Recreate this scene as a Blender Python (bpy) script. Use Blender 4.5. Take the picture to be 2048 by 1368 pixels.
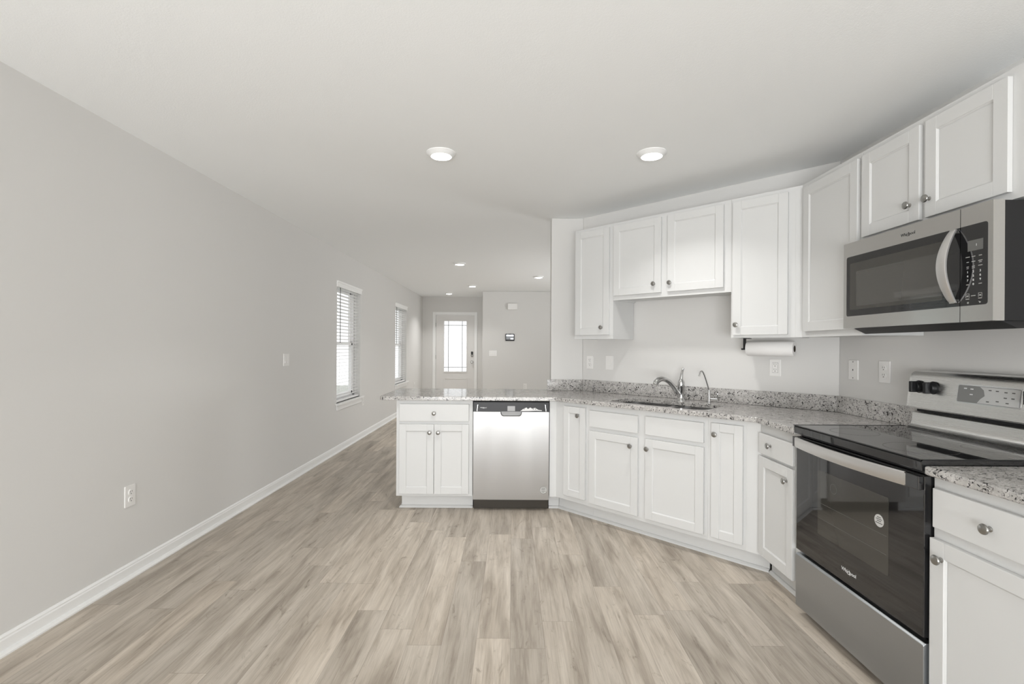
import bpy, bmesh, math, random
from mathutils import Vector, Matrix
R = math.radians
random.seed(7)
sc = bpy.context.scene
for o in list(bpy.data.objects):
    bpy.data.objects.remove(o, do_unlink=True)
COL = sc.collection

# ------------------------------------------------------------------ camera
H = 1.3046
cd = bpy.data.cameras.new('camera'); cam = bpy.data.objects.new('camera', cd); COL.objects.link(cam)
cd.sensor_width = 36.0; cd.lens = 36.0 * 983.2 / 2048.0
cd.shift_y = (693.6 - 684.0) / 2048.0
cd.clip_start = 0.05
cam.location = (0, 0, H)
cam.rotation_euler = (Matrix.Rotation(R(90), 4, 'X') @ Matrix.Rotation(0.0058, 4, 'Z')).to_euler()
sc.camera = cam

# ------------------------------------------------------------------ colour management
sc.view_settings.view_transform = 'Standard'
sc.view_settings.look = 'None'
sc.view_settings.exposure = 0.06
sc.view_settings.gamma = 1.0
sc.view_settings.use_curve_mapping = False
try:
    sc.cycles.use_denoising = True
    sc.cycles.denoiser = 'OPENIMAGEDENOISE'
    sc.cycles.max_bounces = 10
    sc.cycles.diffuse_bounces = 7
    sc.cycles.glossy_bounces = 5
    sc.cycles.transparent_max_bounces = 12
    sc.cycles.sample_clamp_indirect = 6.0
except Exception:
    pass

# ------------------------------------------------------------------ world: bright overcast sky
w = bpy.data.worlds.new('world'); sc.world = w; w.use_nodes = True
bg = w.node_tree.nodes['Background']
bg.inputs[0].default_value = (0.97, 0.985, 1.0, 1); bg.inputs[1].default_value = 1.4

def area(name, loc, rot, sx, sy, power, color=(1, 1, 1), spread=180):
    ld = bpy.data.lights.new(name, 'AREA'); ld.shape = 'RECTANGLE'; ld.size = sx; ld.size_y = sy
    ld.energy = power; ld.color = color; ld.spread = R(spread)
    lo = bpy.data.objects.new(name, ld); COL.objects.link(lo); lo.location = loc; lo.rotation_euler = rot
    return lo
# fill lamps added outside unseen openings: rear sliding door, right wall, living room
REAR_Y = -2.9
area('rear_door_fill', (-0.55, REAR_Y - 0.30, 1.15), (R(90), 0, 0), 3.0, 1.9, 40, (0.975, 0.99, 1.0))
# added fill lamp tilted up through the rear door to brighten the ceiling
area('rear_ceiling_fill', (-0.60, REAR_Y - 0.95, 0.35), (R(125), 0, 0), 3.2, 2.0, 355, (0.975, 0.99, 1.0))
area('living_ceiling_fill', (3.25 + 0.65, 7.6, 0.75), (R(130), 0, R(90)), 1.8, 0.8, 78, (0.975, 0.99, 1.0))  # added lamp aimed up at the living room ceiling
area('side_wall_fill', (2.0537 + 0.30, -1.3, 1.35), (R(90), 0, R(90)), 1.6, 1.5, 14, (0.975, 0.99, 1.0))  # fill lamp behind an unseen opening in the right wall
area('living_room_fill', (3.25 + 0.30, 7.6, 1.35), (R(90), 0, R(90)), 1.8, 1.5, 14, (0.975, 0.99, 1.0))  # level fill lamp for the living room, its source out of view

# ------------------------------------------------------------------ room constants (metres)
XL, XW, CEIL = -2.137, 2.0537, 2.481
XR, XU = 1.4393, 1.7417          # face planes of base and wall cabinets on the right wall
DP = 3.9175                      # face plane of the peninsula cabinets
K, KU = 4.2743, 4.6963           # x+y of the diagonal face planes
KW = 5.1375                      # x+y of the diagonal wall
Q = 0.5 ** 0.5
DS = 4.49                        # short wall facing the camera
YT, YD = 10.42, 11.72            # thermostat wall, front door wall
CT, CB = 0.908, 0.877            # counter top / underside
def diag(s, p): return ((s + p) * Q, (p - s) * Q)

# ------------------------------------------------------------------ materials
def mat(name): 
    m = bpy.data.materials.new(name); m.use_nodes = True
    return m, m.node_tree, m.node_tree.nodes['Principled BSDF']
def simple(name, col, rough=0.5, metal=0.0, spec=0.5, emis=None, es=0.0, coat=0.0, ior=1.5):
    m, t, b = mat(name); b.inputs['IOR'].default_value = ior
    b.inputs['Base Color'].default_value = (*col, 1); b.inputs['Roughness'].default_value = rough
    b.inputs['Metallic'].default_value = metal; b.inputs['Specular IOR Level'].default_value = spec
    if coat: b.inputs['Coat Weight'].default_value = coat; b.inputs['Coat Roughness'].default_value = 0.03
    if emis: b.inputs['Emission Color'].default_value = (*emis, 1); b.inputs['Emission Strength'].default_value = es
    return m
def N(t, kind, **kw):
    n = t.nodes.new(kind)
    for k, v in kw.items(): setattr(n, k, v)
    return n
def math_(t, op, a, b=None, c=None, clamp=False):
    n = t.nodes.new('ShaderNodeMath'); n.operation = op; n.use_clamp = clamp
    for i, v in enumerate((a, b, c)):
        if v is None: continue
        if isinstance(v, (int, float)): n.inputs[i].default_value = v
        else: t.links.new(v, n.inputs[i])
    return n.outputs[0]
def ramp(t, fac, stops):
    n = t.nodes.new('ShaderNodeValToRGB'); t.links.new(fac, n.inputs[0]); e = n.color_ramp.elements
    while len(e) < len(stops): e.new(0.5)
    for i, (p, c) in enumerate(stops):
        e[i].position = p; e[i].color = (*c, 1) if len(c) == 3 else c
    return n.outputs[0]
def noise(t, vec, scale, detail=3, rough=0.5, dist=0.0):
    n = t.nodes.new('ShaderNodeTexNoise'); t.links.new(vec, n.inputs['Vector'])
    n.inputs['Scale'].default_value = scale; n.inputs['Detail'].default_value = detail
    n.inputs['Roughness'].default_value = rough; n.inputs['Distortion'].default_value = dist
    return n.outputs['Fac']
def mixc(t, fac, a, b, mode='MIX'):
    n = t.nodes.new('ShaderNodeMix'); n.data_type = 'RGBA'; n.blend_type = mode
    for sock, v in ((n.inputs[0], fac), (n.inputs[6], a), (n.inputs[7], b)):
        if isinstance(v, (int, float)): sock.default_value = v
        elif isinstance(v, tuple): sock.default_value = (*v, 1) if len(v) == 3 else v
        else: t.links.new(v, sock)
    return n.outputs[2]
def mapping(t, vec, scale=(1, 1, 1), rot=(0, 0, 0), loc=(0, 0, 0)):
    n = t.nodes.new('ShaderNodeMapping'); t.links.new(vec, n.inputs[0])
    n.inputs['Scale'].default_value = scale; n.inputs['Rotation'].default_value = rot; n.inputs['Location'].default_value = loc
    return n.outputs[0]
def bump(t, b, height, strength, dist=0.01):
    n = t.nodes.new('ShaderNodeBump'); t.links.new(height, n.inputs['Height'])
    n.inputs['Strength'].default_value = strength; n.inputs['Distance'].default_value = dist
    t.links.new(n.outputs[0], b.inputs['Normal'])
def objco(t): return t.nodes.new('ShaderNodeTexCoord').outputs['Object']

def painted(name, col, rough, tex=260, bs=0.12, bd=0.0008):
    m, t, b = mat(name); v = objco(t)
    b.inputs['Base Color'].default_value = (*col, 1); b.inputs['Roughness'].default_value = rough
    b.inputs['Specular IOR Level'].default_value = 0.3
    bump(t, b, noise(t, v, tex, 2), bs, bd)
    return m
M_WALL = painted('wall_paint', (0.668, 0.660, 0.645), 0.7)
M_CEIL = painted('ceiling_paint', (0.862, 0.872, 0.872), 0.8, 180, 0.3, 0.002)
M_TRIM = simple('trim_white', (0.82, 0.822, 0.815), 0.35)
M_CAB = simple('cabinet_white', (0.64, 0.643, 0.638), 0.5, spec=0.3)
M_GROUND = simple('pale_ground', (0.45, 0.46, 0.42), 0.9)
M_SIDING = simple('pale_siding', (0.70, 0.74, 0.72), 0.8)
M_BLIND = simple('blind_white', (0.90, 0.90, 0.89), 0.45)
M_VINYL = simple('vinyl_white', (0.88, 0.87, 0.87), 0.4)
M_PLATE = simple('plate_white', (0.79, 0.78, 0.765), 0.3)
M_SLOT = simple('slot_dark', (0.03, 0.03, 0.03), 0.6)
M_DOOR = simple('door_paint', (0.70, 0.69, 0.675), 0.4)
M_BLACK = simple('black_plastic', (0.014, 0.014, 0.015), 0.35, spec=0.3)
M_BGLASS = simple('black_glass', (0.012, 0.012, 0.013), 0.03, spec=0.5, ior=1.7)
M_DGLASS = simple('smoky_glass', (0.045, 0.043, 0.038), 0.04, spec=0.5, ior=1.7)
M_NICKEL = simple('brushed_nickel', (0.36, 0.355, 0.34), 0.28, 1.0)
M_CHROME = simple('chrome', (0.62, 0.62, 0.62), 0.10, 1.0)
M_TOEK = simple('dark_brown_kick', (0.030, 0.022, 0.012), 0.5)
M_WTEXT = simple('pale_print', (0.75, 0.75, 0.75), 0.5)
M_GTEXT = simple('dark_print', (0.05, 0.05, 0.05), 0.5)
M_DISP = simple('display_grey', (0.13, 0.13, 0.125), 0.2)
M_FILM = simple('protective_film', (0.55, 0.55, 0.54), 0.18)
M_GFILM = simple('grey_panel', (0.22, 0.22, 0.215), 0.2)
M_STICK = simple('clear_sticker', (0.50, 0.50, 0.48), 0.35)
M_PAPER = painted('paper_towel', (0.84, 0.83, 0.82), 0.9, 300, 0.4, 0.001)
M_CORE = simple('cardboard_core', (0.05, 0.04, 0.03), 0.9)
M_LENS = simple('lamp_lens', (0.9, 0.9, 0.9), 0.4, emis=(1.0, 0.99, 0.97), es=9.0)
M_SCREEN = simple('screen_lit', (0.3, 0.3, 0.3), 0.3, emis=(0.85, 0.88, 0.9), es=0.9)
M_SCRDIM = simple('screen_dim', (0.10, 0.10, 0.11), 0.3, emis=(0.2, 0.21, 0.22), es=0.6)

def glass_mat(name, tint=(1, 1, 1), frost=0.0):
    m = bpy.data.materials.new(name); m.use_nodes = True; t = m.node_tree; t.nodes.clear()
    out = N(t, 'ShaderNodeOutputMaterial'); tr = N(t, 'ShaderNodeBsdfTransparent'); tr.inputs[0].default_value = (*tint, 1)
    gl = N(t, 'ShaderNodeBsdfGlossy'); gl.inputs['Roughness'].default_value = 0.02
    fr = N(t, 'ShaderNodeFresnel'); fr.inputs[0].default_value = 1.45
    mx = N(t, 'ShaderNodeMixShader'); gm = N(t, 'ShaderNodeNewGeometry')
    t.links.new(math_(t, 'MULTIPLY', fr.outputs[0], math_(t, 'SUBTRACT', 1.0, gm.outputs['Backfacing'])), mx.inputs[0])
    base = tr.outputs[0]
    if frost:
        tl = N(t, 'ShaderNodeBsdfTranslucent'); tl.inputs[0].default_value = (0.95, 0.95, 0.94, 1)
        v = objco(t); nz = noise(t, v, 70, 2, 0.5, 1.0)
        f = ramp(t, nz, [(0.35, (frost - 0.25,) * 3), (0.65, (frost + 0.2,) * 3)])
        m2 = N(t, 'ShaderNodeMixShader'); t.links.new(f, m2.inputs[0]); t.links.new(base, m2.inputs[1]); t.links.new(tl.outputs[0], m2.inputs[2])
        base = m2.outputs[0]
    t.links.new(base, mx.inputs[1]); t.links.new(gl.outputs[0], mx.inputs[2]); t.links.new(mx.outputs[0], out.inputs[0])
    return m
M_GLASS = glass_mat('window_glass'); M_RAIN = glass_mat('rain_glass', (1, 1, 1), 0.4)

def stainless(name, col=(0.62, 0.615, 0.60), rough=0.26, wav=0.0, horiz='X', aniso=0.6):
    """brushed steel; the brush lines run along local `horiz`"""
    m, t, b = mat(name); v = objco(t)
    b.inputs['Metallic'].default_value = 1.0; b.inputs['Roughness'].default_value = rough
    sc_ = (3, 3, 600) if horiz == 'X' else (600, 3, 3)
    n1 = noise(t, mapping(t, v, sc_), 1.0, 2)
    c = mixc(t, n1, tuple(x * 0.97 for x in col), tuple(min(1, x * 1.03) for x in col)); t.links.new(c, b.inputs['Base Color'])
    r = math_(t, 'MULTIPLY_ADD', n1, 0.04, rough - 0.02); t.links.new(r, b.inputs['Roughness'])
    b.inputs['Anisotropic'].default_value = aniso
    tg = N(t, 'ShaderNodeTangent'); tg.direction_type = 'RADIAL'; tg.axis = 'Z'
    t.links.new(tg.outputs[0], b.inputs['Tangent'])
    if wav:
        n2 = noise(t, mapping(t, v, (3.6, 1, 0.5)), 1.0, 1, 0.4, 0.3)
        bump(t, b, n2, 1.0, wav)
    return m
M_SS = stainless('stainless', rough=0.15, wav=0.003, aniso=0.3)
M_SSDW = stainless('stainless_front', (0.60, 0.60, 0.60), 0.42, 0.030, aniso=0.85)
M_SSDK = stainless('stainless_dark', (0.45, 0.47, 0.49), 0.34, 0.0)
M_SSBG = stainless('stainless_backguard', (0.74, 0.74, 0.73), 0.27, 0.0, aniso=0.0)
M_SSH = stainless('stainless_handle', (0.70, 0.69, 0.68), 0.42, 0.0, aniso=0.0)
M_SINK = stainless('sink_steel', (0.50, 0.50, 0.50), 0.25, 0.0)

def floor_mat():
    m, t, b = mat('vinyl_plank'); v = objco(t)
    sx = N(t, 'ShaderNodeSeparateXYZ'); t.links.new(v, sx.inputs[0]); X, Y = sx.outputs[0], sx.outputs[1]
    PW, PL = 0.1505, 1.22
    row = math_(t, 'FLOOR', math_(t, 'DIVIDE', X, PW)); fx = math_(t, 'FRACT', math_(t, 'DIVIDE', X, PW))
    wn = N(t, 'ShaderNodeTexWhiteNoise', noise_dimensions='1D'); t.links.new(row, wn.inputs['W'])
    yy = math_(t, 'ADD', math_(t, 'DIVIDE', Y, PL), math_(t, 'MULTIPLY', wn.outputs[0], 7.31))
    cid = math_(t, 'FLOOR', yy); fy = math_(t, 'FRACT', yy)
    cb = N(t, 'ShaderNodeCombineXYZ'); t.links.new(row, cb.inputs[0]); t.links.new(cid, cb.inputs[1])
    w2 = N(t, 'ShaderNodeTexWhiteNoise', noise_dimensions='2D'); t.links.new(cb.outputs[0], w2.inputs['Vector'])
    rnd = w2.outputs['Value']
    # grain coordinates, shifted per plank
    off = N(t, 'ShaderNodeVectorMath', operation='SCALE'); t.links.new(w2.outputs['Color'], off.inputs[0]); off.inputs['Scale'].default_value = 37.0
    ad = N(t, 'ShaderNodeVectorMath', operation='ADD'); t.links.new(v, ad.inputs[0]); t.links.new(off.outputs[0], ad.inputs[1])
    g = ad.outputs[0]
    n_broad = noise(t, mapping(t, g, (13, 1.5, 1)), 1.0, 3, 0.55, 0.6)
    n_mid = noise(t, mapping(t, g, (34, 2.6, 1)), 1.0, 5, 0.62, 1.0)
    n_fine = noise(t, mapping(t, g, (190, 5.0, 1)), 1.0, 4, 0.6, 0.2)
    n_spot = noise(t, mapping(t, g, (11, 4.0, 1)), 1.0, 6, 0.75, 1.8)
    base = ramp(t, n_broad, [(0.28, (0.325, 0.281, 0.232)), (0.45, (0.452, 0.400, 0.338)), (0.60, (0.535, 0.480, 0.413)), (0.78, (0.59, 0.536, 0.468))])
    mid = ramp(t, n_mid, [(0.30, (0.70, 0.68, 0.66)), (0.50, (0.96, 0.96, 0.96)), (0.72, (1.08, 1.08, 1.08))])
    c = mixc(t, 0.8, base, mid, 'MULTIPLY')
    fine = ramp(t, n_fine, [(0.30, (0.84, 0.83, 0.82)), (0.6, (1.03, 1.03, 1.03))])
    c = mixc(t, 0.8, c, fine, 'MULTIPLY')
    knots = ramp(t, n_spot, [(0.30, (0.42, 0.40, 0.37)), (0.36, (0.80, 0.79, 0.77)), (0.42, (1, 1, 1))])
    c = mixc(t, 0.75, c, knots, 'MULTIPLY')
    tone = ramp(t, rnd, [(0.0, (0.86, 0.86, 0.86)), (0.5, (0.98, 0.98, 0.98)), (1.0, (1.12, 1.11, 1.10))])
    c = mixc(t, 1.0, c, tone, 'MULTIPLY')
    ex = math_(t, 'MINIMUM', fx, math_(t, 'SUBTRACT', 1.0, fx)); ey = math_(t, 'MINIMUM', fy, math_(t, 'SUBTRACT', 1.0, fy))
    gx = math_(t, 'LESS_THAN', ex, 0.007); gy = math_(t, 'LESS_THAN', ey, 0.0011)
    gap = math_(t, 'MAXIMUM', gx, gy)
    c = mixc(t, math_(t, 'MULTIPLY', gap, 0.38), c, (0.14, 0.115, 0.09))
    t.links.new(c, b.inputs['Base Color'])
    r = math_(t, 'MULTIPLY_ADD', n_mid, 0.16, 0.36); t.links.new(r, b.inputs['Roughness'])
    b.inputs['Specular IOR Level'].default_value = 0.35
    hh = math_(t, 'SUBTRACT', math_(t, 'MULTIPLY', n_fine, 0.25), gap); bump(t, b, hh, 0.35, 0.0008)
    return m
M_FLOOR = floor_mat()

def granite_mat():
    m, t, b = mat('speckled_granite'); v = objco(t)
    soft = noise(t, v, 22, 4, 0.6, 0.5)
    c = ramp(t, soft, [(0.30, (0.36, 0.35, 0.335)), (0.5, (0.46, 0.445, 0.43)), (0.7, (0.56, 0.545, 0.53))])
    wv = noise(t, mapping(t, v, (1, 1, 1), (0.3, 0.2, 0.6)), 95, 4, 0.7, 0.8)
    c = mixc(t, ramp(t, wv, [(0.56, (0, 0, 0)), (0.64, (0.8, 0.8, 0.8))]), c, (0.62, 0.61, 0.59))
    gv = noise(t, mapping(t, v, (1, 1, 1), (1.1, 0.7, 0.1), (4, 2, 9)), 85, 2, 0.6, 1.2)
    c = mixc(t, ramp(t, gv, [(0.57, (0, 0, 0)), (0.62, (0.85, 0.85, 0.85))]), c, (0.19, 0.182, 0.178))
    dk = noise(t, mapping(t, v, (1, 1, 1), (0.6, 0.9, 0.4), (11, 7, 3)), 58, 2, 0.55, 1.6)
    c = mixc(t, ramp(t, dk, [(0.600, (0, 0, 0)), (0.615, (1, 1, 1))]), c, (0.035, 0.033, 0.033))
    t.links.new(c, b.inputs['Base Color']); b.inputs['Roughness'].default_value = 0.10
    b.inputs['Specular IOR Level'].default_value = 0.32
    return m
M_GRAN = granite_mat()

# ------------------------------------------------------------------ mesh builder
class MB:
    def __init__(s): s.bm = bmesh.new()
    def box(s, x0, x1, y0, y1, z0, z1):
        v = [s.bm.verts.new((x, y, z)) for z in (z0, z1) for y in (y0, y1) for x in (x0, x1)]
        for f in ((0, 2, 3, 1), (4, 5, 7, 6), (0, 1, 5, 4), (1, 3, 7, 5), (3, 2, 6, 7), (2, 0, 4, 6)):
            s.bm.faces.new([v[i] for i in f])
        return s
    def prism(s, pts, a0, a1, axis='z', shift=None):
        """pts outline (CCW) extruded along an axis; pts are (x,y) for z, (x,z) for y, (y,z) for x; shift moves the second cap"""
        def P(p, a, k):
            q = (p[0] + (shift[0] if shift and k else 0), p[1] + (shift[1] if shift and k else 0))
            return {'z': (q[0], q[1], a), 'y': (q[0], a, q[1]), 'x': (a, q[0], q[1])}[axis]
        A = [s.bm.verts.new(P(p, a0, 0)) for p in pts]; B = [s.bm.verts.new(P(p, a1, 1)) for p in pts]
        n = len(pts); s.bm.faces.new(A[::-1]); s.bm.faces.new(B)
        for i in range(n): s.bm.faces.new((A[i], A[(i + 1) % n], B[(i + 1) % n], B[i]))
        return s
    def lathe(s, prof, c=(0, 0, 0), axis='z', n=24, scale=1.0):
        """prof: list of (radius, height) along the axis"""
        rings = []
        for r, h in prof:
            ring = []
            for i in range(n):
                a = 2 * math.pi * i / n; u, w_ = r * math.cos(a), r * math.sin(a)
                p = {'z': (u, w_, h), '-y': (u, -h, w_), 'x': (h, u, w_), '-x': (-h, u, w_)}[axis]
                ring.append(s.bm.verts.new((c[0] + p[0], c[1] + p[1], c[2] + p[2])))
            rings.append(ring)
        for a, b_ in zip(rings, rings[1:]):
            for i in range(n): s.bm.faces.new((a[i], a[(i + 1) % n], b_[(i + 1) % n], b_[i]))
        s.bm.faces.new(rings[0][::-1]); s.bm.faces.new(rings[-1])
        return s
    def tube(s, pts, rad, n=12, squash=None):
        pts = [Vector(p) for p in pts]; rings = []
        rad = rad if isinstance(rad, (list, tuple)) else [rad] * len(pts)
        up = Vector((0, 0, 1))
        for i, p in enumerate(pts):
            d = (pts[min(i + 1, len(pts) - 1)] - pts[max(i - 1, 0)]).normalized()
            ref = up if abs(d.dot(up)) < 0.97 else Vector((0, 1, 0))
            a = d.cross(ref).normalized(); b_ = a.cross(d).normalized()
            if rings and a.dot(pa) < 0: a, b_ = -a, -b_
            pa = a
            ring = []
            for k in range(n):
                t_ = 2 * math.pi * k / n
                ring.append(s.bm.verts.new(p + a * (rad[i] * math.cos(t_)) + b_ * (rad[i] * math.sin(t_) * (squash or 1))))
            rings.append(ring)
        for a, b_ in zip(rings, rings[1:]):
            for i in range(n): s.bm.faces.new((a[i], a[(i + 1) % n], b_[(i + 1) % n], b_[i]))
        s.bm.faces.new(rings[0][::-1]); s.bm.faces.new(rings[-1])
        return s
    def build(s, name, material, parent=None, smooth=False, bevel=0.0, seg=2, loc=None, rotz=0):
        bmesh.ops.recalc_face_normals(s.bm, faces=s.bm.faces[:])
        me = bpy.data.meshes.new(name); s.bm.to_mesh(me); s.bm.free()
        if smooth:
            for p in me.polygons: p.use_smooth = True
            try: me.set_sharp_from_angle(angle=R(40))
            except Exception: pass
        o = bpy.data.objects.new(name, me); COL.objects.link(o)
        for m_ in (material if isinstance(material, list) else [material]): me.materials.append(m_)
        if parent: o.parent = parent
        if loc: o.location = loc
        if rotz: o.rotation_euler = (0, 0, rotz)
        if bevel:
            md = o.modifiers.new('bevel', 'BEVEL'); md.width = bevel; md.segments = seg; md.limit_method = 'ANGLE'; md.angle_limit = R(50)
        return o

def empty(name, label, cat, loc, rotz=0, group=None):
    o = bpy.data.objects.new(name, None); COL.objects.link(o); o.empty_display_size = 0.1
    o.location = loc; o.rotation_euler = (0, 0, rotz)
    o['label'] = label; o['category'] = cat
    if group: o['group'] = group
    return o
def tag(o, label, cat, group=None):
    o['label'] = label; o['category'] = cat
    if group: o['group'] = group
    return o
def struct(o): o['kind'] = 'structure'; return o

def text_mesh(name, body, size, material, parent, loc, rot=(R(90), 0, 0), extrude=0.0003, align='CENTER', squeeze=1.0):
    cu = bpy.data.curves.new('t', 'FONT'); cu.body = body; cu.size = size; cu.extrude = extrude
    cu.align_x = align; cu.align_y = 'CENTER'; cu.resolution_u = 3
    to = bpy.data.objects.new('t', cu); COL.objects.link(to)
    bpy.context.view_layer.update()
    me = bpy.data.meshes.new_from_object(to.evaluated_get(bpy.context.evaluated_depsgraph_get()))
    bpy.data.objects.remove(to, do_unlink=True)
    me.name = name; me.transform(Matrix.Diagonal((squeeze, 1, 1, 1)))
    me.materials.clear(); me.materials.append(material)
    o = bpy.data.objects.new(name, me); COL.objects.link(o); o.parent = parent; o.location = loc; o.rotation_euler = rot
    return o
def arc(cx, cz, r, a0, a1, n, off=(0, 0)): 
    return [(cx + r * math.cos(R(a0 + (a1 - a0) * i / n)), cz + r * math.sin(R(a0 + (a1 - a0) * i / n))) for i in range(n + 1)]
def rrect(x0, x1, z0, z1, r, n=5):
    return (arc(x1 - r, z1 - r, r, 0, 90, n) + arc(x0 + r, z1 - r, r, 90, 180, n) +
            arc(x0 + r, z0 + r, r, 180, 270, n) + arc(x1 - r, z0 + r, r, 270, 360, n))

def logo(parent, x, y, z, wd, material):
    """maker's wordmark with its swoosh, face towards local -y"""
    s = wd / 3.85
    o = text_mesh('logo_lettering', 'Whirlpool', s, material, parent, (x, y, z), squeeze=0.97)
    mb = MB(); pts = []
    for i in range(19):
        a = R(-160 + i * 250 / 18); pts.append((x - 0.02 * wd + 0.15 * wd * math.cos(a) * (1 - i / 60), y - 0.0002, z + 0.11 * wd * math.sin(a)))
    mb.tube(pts, [wd * 0.004 + wd * 0.012 * math.sin(math.pi * i / 18) for i in range(19)], 5)
    for v in mb.bm.verts: v.co.y = y - 0.0003 + (v.co.y - y) * 0.02
    mb.build('logo_swoosh', material, parent)
    return o

# ------------------------------------------------------------------ room shell
def wall_grid(a0, a1, z0, z1, holes, fn):
    """boxes covering a wall with rectangular holes (a0,a1,z0,z1)"""
    es = sorted({a0, a1, *[h[0] for h in holes], *[h[1] for h in holes]})
    for p, q in zip(es, es[1:]):
        hs = sorted([(h[2], h[3]) for h in holes if h[0] <= p + 1e-6 and h[1] >= q - 1e-6])
        z = z0
        for h0, h1 in hs:
            if h0 > z: fn(p, q, z, h0)
            z = h1
        if z < z1: fn(p, q, z, z1)
XE = 3.25                                         # far right wall of the living room
mb = MB().box(XL - 0.16, XE + 0.16, REAR_Y - 0.16, YD + 0.16, -0.12, 0)
struct(mb.build('floor', M_FLOOR))
mb = MB().box(XL - 0.16, XE + 0.16, REAR_Y - 0.16, YD + 0.16, CEIL, CEIL + 0.12)
struct(mb.build('ceiling', M_CEIL))
WINS = [(5.995, 6.925), (9.0, 9.95)]; WZ = (0.600, 2.09)
mb = MB(); wall_grid(REAR_Y, YD, 0, CEIL, [(a, b, *WZ) for a, b in WINS], lambda p, q, a, b: mb.box(XL - 0.16, XL, p, q, a, b))
struct(mb.build('wall_left', M_WALL))
mb = MB(); wall_grid(REAR_Y, 4.61 - 1.53, 0, CEIL, [(-2.1, -0.5, 0.6, 2.1)], lambda p, q, a, b: mb.box(XW, XW + 0.12, p, q, a, b))
struct(mb.build('wall_right', M_WALL))
xk = KW - DS
mb = MB().prism([(xk, DS), (xk + 0.05, DS + 0.12), (XW + 0.12, KW - XW + 0.05), (XW, KW - XW)], 0, CEIL)
struct(mb.build('wall_diagonal', M_WALL))
mb = MB().box(0.356, xk, DS, DS + 0.12, 0, CEIL); mb.box(xk, XE, DS + 0.001, DS + 0.12, 0, CEIL)
struct(mb.build('wall_stub', M_WALL, bevel=0.006, seg=3))
mb = MB(); wall_grid(DS + 0.12, YT + 0.02, 0, CEIL, [(6.7, 8.5, 0.6, 2.1)], lambda p, q, a, b: mb.box(XE, XE + 0.12, p, q, a, b))
struct(mb.build('wall_living_right', M_WALL))
mb = MB().box(-0.630, XE + 0.12, YT, YD + 0.16, 0, CEIL)
struct(mb.build('wall_far', M_WALL, bevel=0.012, seg=4))
DX0, DX1, DZ1 = -1.835, -0.885, 2.070
mb = MB(); wall_grid(XL, -0.63, 0, CEIL, [(DX0, DX1, 0, DZ1)], lambda p, q, a, b: mb.box(p, q, YD, YD + 0.16, a, b))
struct(mb.build('wall_entry', M_WALL))
SX0, SX1 = -2.0, 0.95
mb = MB(); wall_grid(XL, XW, 0, CEIL, [(SX0, SX1, 0, 2.1)], lambda p, q, a, b: mb.box(p, q, REAR_Y - 0.16, REAR_Y, a, b))
struct(mb.build('wall_rear', M_WALL))

# unseen sliding door put in behind the camera to let in light
d = MB()
for a, b, y in ((SX0, (SX0 + SX1) / 2 + 0.03, -0.05), ((SX0 + SX1) / 2 - 0.03, SX1, -0.10)):
    for x0, x1, z0, z1 in ((a, a + .06, 0.02, 2.08), (b - .06, b, 0.02, 2.08), (a, b, 0.02, 0.12), (a, b, 2.0, 2.08)):
        d.box(x0, x1, REAR_Y + y - 0.035, REAR_Y + y, z0, z1)
door2 = struct(d.build('door_2', M_VINYL))
MB().box(SX0 + .06, SX1 - .06, REAR_Y - 0.09, REAR_Y - 0.085, 0.12, 2.0).build('pane', M_GLASS, door2)

# ground and the neighbouring house outside
struct(MB().box(-14, XL - 0.17, -8, 20, -0.35, -0.30).build('ground_outside', M_GROUND))
nb = empty('neighbouring_house', 'pale lap sided house wall glimpsed outside through the left window blinds', 'house', (-6.2, 7.0, -0.3))
mb = MB()
for i in range(14): mb.prism([(0.0, i * 0.2), (0.02, i * 0.2), (0.0, i * 0.2 + 0.2)][::1], -7, 9, 'y')
mb.box(-0.25, 0.0, -7, 9, 0, 2.8); mb.build('siding', M_SIDING, nb)
MB().prism([(0.45, 2.75), (0.45, 2.95), (-0.25, 3.3), (-0.25, 2.8)], -7.3, 9.3, 'y').build('eave', M_TRIM, nb)

# baseboards with shoe moulding
def base_profile(mb, a, b, fn):
    """profile points: (distance from wall, z)"""
    pr = [(0, 0), (0.030, 0), (0.030, 0.008), (0.0235, 0.018), (0.013, 0.020), (0.013, 0.062), (0.010, 0.068), (0.010, 0.074), (0.004, 0.082), (0, 0.083)]
    fn(mb, pr, a, b)
mb = MB(); base_profile(mb, REAR_Y, YD, lambda m_, pr, a, b: m_.prism([(XL + d_, z) for d_, z in pr], a, b, 'y'))
struct(mb.build('baseboard_left', M_TRIM))
mb = MB(); base_profile(mb, -0.63, XE, lambda m_, pr, a, b: m_.prism([(YT - d_, z) for d_, z in pr], a, b, 'x'))
struct(mb.build('baseboard_far', M_TRIM))
mb = MB(); base_profile(mb, XL + .03, DX0 - .07, lambda m_, pr, a, b: m_.prism([(YD - d_, z) for d_, z in pr], a, b, 'x'))
struct(mb.build('baseboard_entry', M_TRIM))

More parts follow.
